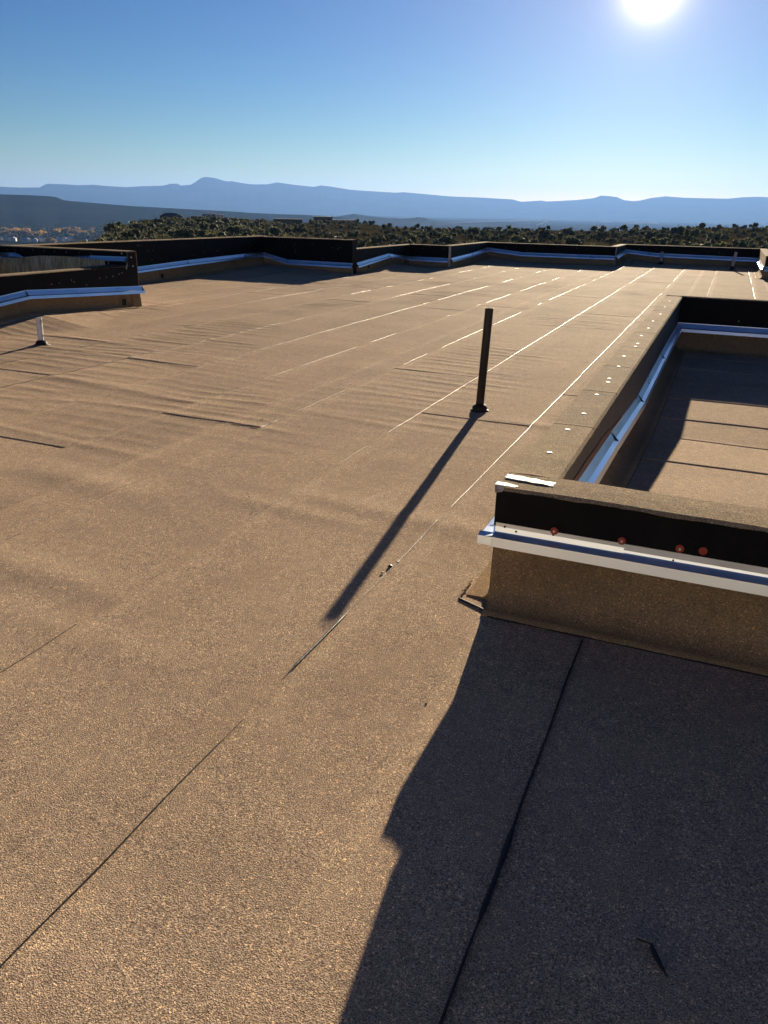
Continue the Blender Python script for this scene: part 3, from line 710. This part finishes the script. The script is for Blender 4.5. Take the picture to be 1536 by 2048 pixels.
# long wall at the left, running away from the camera
wall(PW, 'tall black-faced parapet running away along the left, with rising metal flashing', (-11.95, 10.8), (-11.95, 19.5), (1, 0), .88, [(0, .35), (3.3, .34), (5.2, .40), (7.7, .455), (8.7, .455)], fast=22, scup=(4.2,), ext1=.2, seed=1)
w_b1 = wall(PW, 'tall black parapet facing the camera at centre left, flashing dropping from its left corner', (-11.93, 19.5), (-9.2, 19.5), (0, -1), .86, [(0, .455), (.75, .29), (2.73, .27)], fast=10, ext0=0, seed=2)
end_face(-9.2, 19.503, 19.705, .85, w_b1)
wall(PW, 'short low parapet running back from the end of the tall black one', (-9.2, 19.71), (-9.2, 23.6), (1, 0), .63, [(0, .27), (2.2, .43), (3.9, .28)], scup=(.75, 3.5), ext0=0, ext1=.2, seed=3, fast=4)
wall(PW, 'shortest low parapet facing the camera between two returns, left of centre', (-9.18, 23.6), (-7.9, 23.6), (0, -1), .635, [(0, .28), (1.28, .27)], seed=4, fast=2)
wall(PW, 'low parapet return climbing to the pale roof corner at centre', (-7.9, 23.81), (-7.9, 27.9), (1, 0), .63, [(0, .27), (2.2, .34), (4.1, .45)], ext1=.2, seed=5, fast=4)
wall(PW, 'long low parapet facing the camera across the far middle of the roof', (-7.88, 27.9), (-3.5, 27.9), (0, -1), .62, [(0, .45), (1.25, .33), (4.38, .33)], seed=6, fast=6)
wall(PW, 'short far parapet return with a bright sunlit cap', (-3.5, 28.11), (-3.5, 30.5), (1, 0), .62, [(0, .33), (2.39, .45)], ext1=.2, seed=7, fast=2)
wall(PW, 'farthest low parapet at the right, behind the small grey vent pipe', (-3.48, 30.5), (.95, 30.5), (0, -1), .62, [(0, .45), (1.05, .36), (4.43, .32)], seed=8, fast=6)
wall(PW, 'sunlit tan parapet coming forward at the far right edge with bright white flashing', (.95, 24.8), (.95, 30.49), (-1, 0), .62, [(0, .34), (5.69, .33)], face='base', ext1=.2, seed=9)
wall(PW, 'shaded far parapet end turning out of the picture at the right edge', (.96, 24.8), (6.0, 24.8), (0, -1), .62, [(0, .34), (5.0, .34)], seed=10)
wall(PW, 'outer parapet at the right side of the roof', (6.0, -12.5), (6.0, 24.79), (-1, 0), .62, [(0, .34), (37.29, .34)], face='base', seed=11)
# raised curb at the left
lw = wall(PW, 'black-faced curb wall at far left with a drain hole and bright aluminium flashing', (-9.1, -12.5), (-9.1, 10.60), (1, 0), .672, [(0, .33), (18.5, .33), (20.4, .405), (20.9, .455), (23.3, .335)], scup=(22.88,), seed=12, fl_e1=.27, base_joint=1.9)
for l_, z_ in [(8.9, .50), (9.05, .505), (9.35, .50), (9.3, .53), (9.9, .52), (10.05, .525), (10.2, .53), (10.35, .555), (9.6, .44), (10.42, .57)]:
    disc('fastener', (-9.088, l_, z_), (1, 0), .009, M['oldwasher'], lw)
wall(PW, 'higher cross wall behind the left curb, black above with streaked brown membrane below', (-11.95, 10.6), (-9.1, 10.6), (0, -1), .895, [(0, .78), (.9, .80), (1.9, .80), (2.83, .81)], sheets=False, seed=13, fast=10, floor=.2, lipd=.03, ext1=-.002, jog=.6)
cross = [o for o in S.objects if o.get('label', '').startswith('higher cross wall')][0]
b = MB(); N = 70; rg = []
for i in range(N+1):
    x = -12.0+(12.0-9.52)*i/N; zt_ = float(np.interp(x, [-12, -11.6, -10.94, -10.3, -9.9, -9.5], [.685, .70, .765, .775, .755, .745]))+.004*mnoise.noise(Vector((x*14, 0, 0)))
    y = 10.54-.012*mnoise.noise(Vector((x*3, 1, 0)))
    rg.append([(x, y+.02, .15), (x, y-.05, .15), (x, y-.02, .5), (x, y, zt_), (x, y+.006, zt_), (x, y+.02, .5)])
b.loft(rg); b.build('streaked_sheet', M['streak'], cross, True)
b = MB(); rg = []
for i in range(N+1):     # tar brushed down over the middle of the metal
    x = -11.65+(11.65-9.9)*i/N; k_ = math.sin(math.pi*i/N); zl = .80-.09*min(1, k_*1.8)*float(np.interp(x, [-11.6, -11.3, -10.6, -10.3, -9.9], [0, 1, 1, .35, 0]))-.008*abs(mnoise.noise(Vector((x*11, 3, 0))))
    rg.append([(x, 10.553, zl), (x, 10.556, zl), (x, 10.556, .815), (x, 10.553, .815)])
b.loft(rg); b.build('brushed_tar', M['black'], cross)
b = MB(); b.box((-9.50, 10.50, .2), (-9.12, 10.575, .735)); b.build('corner_patch', M['black'], cross, bevel=.006)
b = MB(); b.box((-9.42, 10.49, .3), (-9.40, 10.499, .74)); b.build('sealant_line', M['base'], cross)
# outer end of the cross wall, flush with the curb's face (roof side), primed black
b = MB(); b.loft([[(-9.092, 10.60, .30), (-9.092, 10.802, .30), (-9.092, 10.802, .882), (-9.092, 10.60, .882)], [(-9.098, 10.60, .30), (-9.098, 10.802, .30), (-9.098, 10.802, .882), (-9.098, 10.60, .882)]]); b.build('end_face', M['black'], cross)
b = MB(); b.loft([[(-9.12, 10.803, 0), (-9.09, 10.803, 0), (-9.09, 10.803, .884), (-9.12, 10.803, .884)], [(-9.12, 10.816, 0), (-9.09, 10.816, 0), (-9.09, 10.816, .884), (-9.12, 10.816, .884)]]); b.build('corner_lap', M['cap'], cross)
b = MB(); b.loft([[(-9.095, 10.6, -.01), (-9.095, 10.80, -.01), (-9.095, 10.80, .24), (-9.095, 10.6, .24)], [(-9.055, 10.6, -.01), (-9.055, 10.80, -.01), (-9.085, 10.80, .24), (-9.085, 10.6, .24)]]); b.build('base_sheet', M['base'], cross)
for x, z_ in [(-9.2, .86), (-9.16, .55)]: disc('fastener', (x, 10.495 if z_ < .8 else 10.588, z_), (0, -1), .012, M['washer'], cross)
disc('fastener', (-9.089, 10.68, .80), (1, 0), .012, M['washer'], cross); disc('fastener', (-9.089, 10.70, .66), (1, 0), .012, M['washer'], cross)
# dark tarred stretch of the curb cap next to the corner, and its pale scrap
b = MB(); b.loft([[(-9.08, 9.75, .66), (-9.31, 9.75, .66), (-9.31, 9.75, .684), (-9.08, 9.75, .684)], [(-9.08, 10.59, .665), (-9.31, 10.59, .665), (-9.31, 10.59, .70), (-9.08, 10.59, .70)]]); b.build('tarred_cap', M['black'], lw, bevel=.004)
b = MB(); b.loft([[(-9.078, 10.50, .63), (-9.074, 10.50, .63), (-9.074, 10.54, .70), (-9.078, 10.54, .70)], [(-9.078, 10.535, .62), (-9.074, 10.535, .62), (-9.074, 10.56, .705), (-9.078, 10.56, .705)]]); b.build('tape_scrap', M['tape'], lw)
cf = MB(); cf.box((-11.95, -12.5, .15), (-9.28, 10.5, .2)); tag(cf.build('curb_floor', M['roof']), kind='structure')
wall(PW, 'outer side wall of the left curb, beyond the left edge', (-11.95, -12.5), (-11.95, 10.59), (1, 0), .885, [(0, .75), (23.09, .75)], seed=14, floor=.2, lipd=.03)
# raised curb at the right
def inner_z(l): return -.2+.2*np.clip((7.0-np.asarray(l, float))/2.3, 0, 1.35)
near = wall(PW, 'black front wall of the near right curb with orange fasteners and wide aluminium flashing', (-.73, 2.99), (4.2, 2.99), (0, -1), lambda s: .532+.003*math.sin(s*5), [(0, .378), (.53, .378), (4.93, .378)], seed=15, fl_e0=0, cantr=.095, toew=.0045, flange=.043, base_joint=2.2, jog=1.15, tilt=.010, tdrop=.014, lipd=.058, lt=.006)
arm = wall(PW, 'long curb wall with a sunlit tan cap dotted with washers, running away at the right', (-.53, 3.19), (-.53, 12.0), (1, 0), lambda s: .532+.01*min(1, s/6), [(0, .392), (1.8, .305), (3.55, .195), (5.8, .205), (8.81, .185)], face='brownface', seed=16, floor=lambda l: inner_z(l), z0=-.2, cantr=.10, flange=.05, base_joint=2.4, jog=2.0)
far = wall(PW, 'dark back wall of the right curb with a pale flashing line', (-.53, 12.0), (4.2, 12.0), (0, -1), .55, [(0, .19), (4.7, .19)], seed=17, floor=-.2, z0=-.2, ext0=.2, fast=6, cantr=.06)
wall(PW, 'far right side wall of the right curb, outside the picture', (4.2, 3.2), (4.2, 11.99), (-1, 0), .54, [(0, .19), (8.7, .19)], face='base', seed=18, floor=-.2, z0=-.2)
# outer faces of the right curb (towards the main roof)
b = MB()
prof = lambda l: [(-.742, l, .362), (-.745, l, .362), (-.755, l, .334), (-.788, l, .322), (-.794, l, .283), (-.792, l, .283), (-.786, l, .319), (-.752, l, .332)]
tray = lambda l: [(-.731, l, .334), (-.788, l, .322), (-.794, l, .283), (-.792, l, .283), (-.786, l, .319), (-.731, l, .331)]
b = MB(); b.loft([tray(2.932), tray(3.06)]); b.build('tray_end', M['metal'], near)
ft = lambda a_: [(a_, 2.965, .335), (a_, 2.932, .326), (a_, 2.926, .290), (a_, 2.9275, .290), (a_, 2.9335, .323), (a_, 2.965, .332)]
b = MB(); b.loft([ft(-.793), ft(-.731)]); b.build('tray_corner', M['metal'], near)
for i, (l0, l1) in enumerate([(3.06, 5.9), (5.9, 9.0), (9.0, 12.2)]):
    b = MB(); b.loft([prof(l0), prof(l1+.0)]); b.build('metal_flashing', M['metal'], arm)
b = MB(); b.loft([[(-.735, l, .30), (-.740, l, .06), (-.746, l, .030), (-.765, l, .011), (-.84, l, .007), (-.84, l, -.003), (-.73, l, -.003)] for l in np.arange(2.985, 12.2, .3)]); b.build('base_sheet', M['base'], arm)
b = MB(); b.loft([[(-.731, l, .36), (-.740, l, .36), (-.740, l, .52), (-.731, l, .52)] for l in np.arange(2.985, 12.2, .4)]); b.build('primed_face', M['black'], arm)
# cap washers and tape on the long arm
for l_, a_ in [(3.56, -.64), (4.02, -.64), (4.41, -.62), (4.95, -.63), (5.38, -.62), (5.51, -.63), (6.01, -.63), (6.49, -.65), (7.04, -.62), (7.22, -.62), (7.72, -.64), (8.3, -.63), (8.9, -.64), (9.6, -.62), (10.4, -.63), (11.2, -.63)]:
    disc('cap_washer', (a_, l_, .5388+.01*min(1, (l_-3.19)/6)), (0, 0, 1), .014, M['capwasher'], arm, .002)
def tapestrip(parent):
    nx, ny = 26, 8; X, Y = np.meshgrid(np.linspace(-.745, -.512, nx), np.linspace(-.027, .027, ny), indexing='ij')
    Yc = 3.105+Y*(1+.25*(vn(X*30, X*0, 4)-.5))-(X+.63)*.10
    Z = .5395+.004*fbm(X*30, Yc*30, 3, 6)
    Z = np.where(X < -.738, Z-.012, Z); Z = np.where(X > -.52, Z-.018, Z)
    o = grid_mesh('tape_patch', X, Yc, Z, M['tape'], parent); md = o.modifiers.new('thick', 'SOLIDIFY'); md.thickness = .001
tapestrip(arm)
# ragged bright tape left on the near corner
b = MB(); V0 = [(-.745, 2.972), (-.66, 2.968), (-.648, 2.99), (-.70, 3.01), (-.745, 3.015)]
b.loft([[(x, y, .545) for x, y in V0], [(x, y, .549) for x, y in V0]])
b.loft([[(-.744, 2.9705, .548), (-.70, 2.9705, .548), (-.71, 2.9705, .522), (-.742, 2.9705, .513)], [(-.744, 2.967, .548), (-.70, 2.967, .548), (-.71, 2.967, .522), (-.742, 2.967, .513)]])
b.build('tape_scrap', M['tape'], near)
for a_, z_, on in [(-.482, .384, 1), (-.213, .390, 1), (.005, .398, 1), (.088, .404, 0)]:
    disc('orange_washer', (a_, 2.974, z_), (0, -1), .0165, M['orange'], near, .005, M['washer'] if on else M['orange'])
for a_, z_ in [(-.69, .365), (-.64, .352), (-.485, .366), (-.012, .345)]:
    disc('rivet', (a_, 2.9735, z_), (0, -1), .0045, M['dull_tar'], near, .003)
for a_ in (-.62, -.58, -.30, 0.0):   # bitumen peeking under the cap edge
    pass
# end cap piece of the wide flashing at the corner (mitred return)

# brown under-membrane edge seen above the tray of the long arm
b = MB(); rg = []
for l_ in np.arange(3.2, 5.6, .05):
    zt_ = float(np.interp(l_-3.19, [0, 1.8, 3.55], [.392, .305, .195])); w = .055*max(0, .75+.6*mnoise.noise(Vector((l_*2.3, 2, 0))))*(1-sstep(4.6, 5.6, l_))
    rg.append([(-.5195, l_, zt_-.01), (-.516, l_, zt_-.01), (-.516, l_, zt_+.004+float(w)), (-.5195, l_, zt_+.004+float(w))])
b.loft(rg); b.build('membrane_edge', mat('rust_brown_felt', (.16, .075, .035), .8), arm)
# inner floor of the right curb, courses laid across
inner = empty('curb_roof', (0, 0, -.2), kind='structure')
ledges = [3.0, 3.85, 4.75, 5.85, 6.95, 7.66, 8.62, 9.56, 10.5, 11.4, 12.1]
for i in range(len(ledges)-1):
    l0, l1 = ledges[i], ledges[i+1]
    tw = .05*(1 if i in (3, 4) else 0)
    Aa, Ll = np.meshgrid(np.linspace(-.52, 4.15, 60), np.linspace(0, 1, 14), indexing='ij')
    lo = l0-.05*(i == 4)*(Aa+.5)+.008*(vn(Aa*2, Aa*0, i)-.5); hi = l1+.02
    Y = lo+(hi-lo)*Ll; Z = inner_z(Y)+.0006*(1-Ll)+.008*(fbm(Aa*1.5, Y*2, 3, 12)-.5)
    Y = np.concatenate([Y[:, :1], Y], 1); Z = np.concatenate([Z[:, :1]-.0012, Z], 1); Aa = np.concatenate([Aa[:, :1], Aa], 1)
    grid_mesh('membrane_sheet', Aa, Y, Z, M['roof'], inner)
    pts = [(a_, l0-.05*(i == 4)*(a_+.5)-.003) for a_ in np.arange(-.35, 4.1, .05)]
    if i: bead(pts, lambda x, y, i=i: .0022*max(0, float(fbm(x*2.1+i*7, i, 3, 3))*1.9-.75), 'seam_bead', M['dull_tar'] if i not in (2, 4) else M['tar'], inner, lambda x, y: float(inner_z(y))+.0015, .003)

# unseen stair house, inferred and added behind the viewer: sunlit tan stucco that throws warm light back on the shaded faces
sh = empty('added_stair_house', (-1.0, -9.0, 0), 'unseen pale stucco stair house added behind the viewer to bounce sunlight', 'stair house')
b = MB(); b.box((-7.0, -12.3, -.02), (5.5, -9.0, 3.9)); b.build('wall', M['stucco'], sh)
b = MB(); b.box((-7.15, -12.45, 3.902), (5.65, -8.85, 4.02)); b.build('coping', M['cap'], sh, bevel=.01)
b = MB(); b.box((.6, -8.998, .02), (1.55, -8.95, 2.1)); b.build('door', M['greypipe'], sh)
# ------------------------------------------------------------------ vent pipes
def pipe(name, label, base, top, r, wall_, m, bootm, flare, bh, tail=None):
    bx, by = base; z0 = float(roof_z(np.array(bx), np.array(by), 0)); o = empty(name, (bx, by, z0), label, 'vent pipe')
    B0 = Vector((bx, by, z0)); T = Vector(top); d = (T-B0).normalized(); u = d.orthogonal().normalized(); v = d.cross(u)
    K = 20; ring = lambda c, q, j=0: [c+u*math.cos(i*2*math.pi/K)*q*(1+j*.02*math.sin(i*7.))+v*math.sin(i*2*math.pi/K)*q for i in range(K)]
    b = MB(); n = 8; rings = [ring(B0+(T-B0)*i/n, r) for i in range(n+1)]+[ring(T+d*.002*0, r-wall_), ring(T-d*.12, r-wall_)]
    b.loft(rings, True, True); b.build('pipe', m, o, False)
    # lead/asphalt boot flaring onto the roof
    b = MB(); prof = [(flare, 0.0), (flare*.97, .006), (flare*.72, .012), (r*1.9, .03), (r*1.35, .06), (r*1.12, bh*.75), (r*1.06, bh), (r*1.005, bh+.002)]
    U = Vector((1, 0, 0)); V_ = Vector((0, 1, 0)); rings = []
    for q, z in prof:
        c = Vector((bx, by, z0+z))+(T-B0)*(z/(T-B0).length)*Vector((1, 1, 0)) if False else B0+(T-B0)*(z/(T.z-z0))
        rings.append([c+U*math.cos(i*2*math.pi/K)*q*(1+.10*mnoise.noise(Vector((math.cos(i*.314)*2, math.sin(i*.314)*2, q*9)))*(q > r*1.4))+V_*math.sin(i*2*math.pi/K)*q*(1+.1*mnoise.noise(Vector((i*.7, 3, q*9)))*(q > r*1.4)) for i in range(K)])
    b.loft(rings); b.build('boot', bootm, o, True)
    return o
pp = pipe('vent_pipe', 'tall black vent pipe standing alone in the middle of the roof', (-1.775, 6.33), (-1.748, 6.34, .868), .0345, .004, M['darkpipe'], M['dull_tar'], .085, .07)
pw = pipe('vent_pipe', 'short scuffed white vent pipe near the left curb', (-7.49, 7.05), (-7.50, 7.075, .325), .034, .004, M['whitepipe'], M['dull_tar'], .10, .06)
pg = pipe('vent_pipe', 'pale grey vent pipe in front of the far right parapet', (.14, 28.6), (.19, 28.62, .56), .045, .005, M['greypipe'], M['dull_tar'], .16, .12)
b = MB(); b.loft([[Vector((-7.497+math.cos(t)*.036*1, 7.07+math.sin(t)*.036, z)) for t in [i*.314 for i in range(20)]] for z in (.105, .125)]); b.build('tar_band', M['dull_tar'], pw)
ps = pipe('vent_pipe', 'thin grey pipe close against the farthest parapet', (-2.2, 30.32), (-2.2, 30.33, .42), .05, .005, M['greypipe'], M['dull_tar'], .10, .10)

# ------------------------------------------------------------------ scraps on the roof
b = MB(); rg = []
pts = [(.055, 1.462), (.088, 1.462), (.094, 1.445), (.104, 1.425), (.118, 1.403), (.130, 1.388)]; ws = [.001, .003, .006, .0075, .005, .001]
for (x, y), w in zip(pts, ws):
    rg.append([(x-w, y, .014), (x, y-.5*w, .018), (x+w, y+.3*w, .015), (x, y+.5*w, .009)])
b.loft(rg); tag(b.build('felt_scrap', M['dull_tar'], None), 'small curled black scrap of felt lying in the shade at lower right', 'scrap')
b = MB()
def lump(c, s, seed):
    K = 7; rings = []
    for j, (q, z) in enumerate([(1, 0), (.9, .35), (.5, .7), (.1, .8)]):
        rings.append([(c[0]+math.cos(i*2*math.pi/K)*s*q*(1+.5*mnoise.noise(Vector((i, j, seed)))), c[1]+math.sin(i*2*math.pi/K)*s*q*1.3*(1+.5*mnoise.noise(Vector((i+9, j, seed)))), c[2]+z*s) for i in range(K)])
    b.loft(rings)
q = [(-1.262, 3.11), (-1.25, 3.17), (-1.27, 3.03), (-1.235, 3.36)]
lb = ['largest black tar lump on the seam beside the tip of the pipe shadow', 'small tar lump just beyond the largest one on the seam', 'small tar lump just nearer the camera than the largest one', 'tiny tar crumb farthest along the seam from the largest lump']
for i, (x, y) in enumerate(q):
    b = MB(); lump((x, y, float(roof_z(np.array(x), np.array(y), 0))+.004), [.013, .008, .007, .005][i], i)
    tag(b.build('tar_lump', M['tar']), lb[i], 'tar')
# sealed, crumbling felt toe at the foot of the near curb corner
b = MB(); K = 26; path = [(-.86, 2.93), (-.80, 2.90), (-.73, 2.878)]
tp = [(path[0][0]+(path[2][0]-path[0][0])*i/K, 2.935-.055*i/K+.004*mnoise.noise(Vector((i*.8, 0, 0)))) for i in range(K+1)]
o = bead(tp, lambda x, y: .006+.004*abs(mnoise.noise(Vector((x*40, 0, 0)))), 'tar_crack', M['dull_tar'], near, lambda x, y: .006, .006)
tp = [(-.86+.012*mnoise.noise(Vector((i*.5, 4, 0))), 2.94+.20*i/K) for i in range(K+1)]
bead(tp, lambda x, y: .003+.006*abs(mnoise.noise(Vector((y*50, 1, 0)))), 'flaked_edge', M['cap'], near, lambda x, y: .010, .006)
b = MB()
for i in range(60):
    x = random.uniform(-9, 0.6); y = random.uniform(1.0, 14); s = random.uniform(.002, .006)
    if x > -.8 and y > 2.6: continue
    lump((x, y, float(roof_z(np.array(x), np.array(y), 0))+.004), s, i)
g = b.build('roof_grit', M['dull_tar']); g['kind'] = 'stuff'; g['label'] = 'dark crumbs of grit scattered over the roof'; g['category'] = 'grit'

# ------------------------------------------------------------------ air
hb = MB(); hb.box((-25000, -25000, -210), (25000, 25000, 800))
hz = hb.build('haze', None); hm = bpy.data.materials.new('haze_air'); hm.use_nodes = True; hn = hm.node_tree; hn.nodes.clear()
hv = hn.nodes.new('ShaderNodeVolumePrincipled'); hv.inputs['Color'].default_value = (.165, .325, .70, 1); hv.inputs['Density'].default_value = 4e-5; hv.inputs['Anisotropy'].default_value = 0.36
ho = hn.nodes.new('ShaderNodeOutputMaterial'); hn.links.new(hv.outputs[0], ho.inputs['Volume'])
hz.data.materials.append(hm); hz['kind'] = 'stuff'; hz['label'] = 'thin blue haze in the air over the valley'; hz['category'] = 'haze'
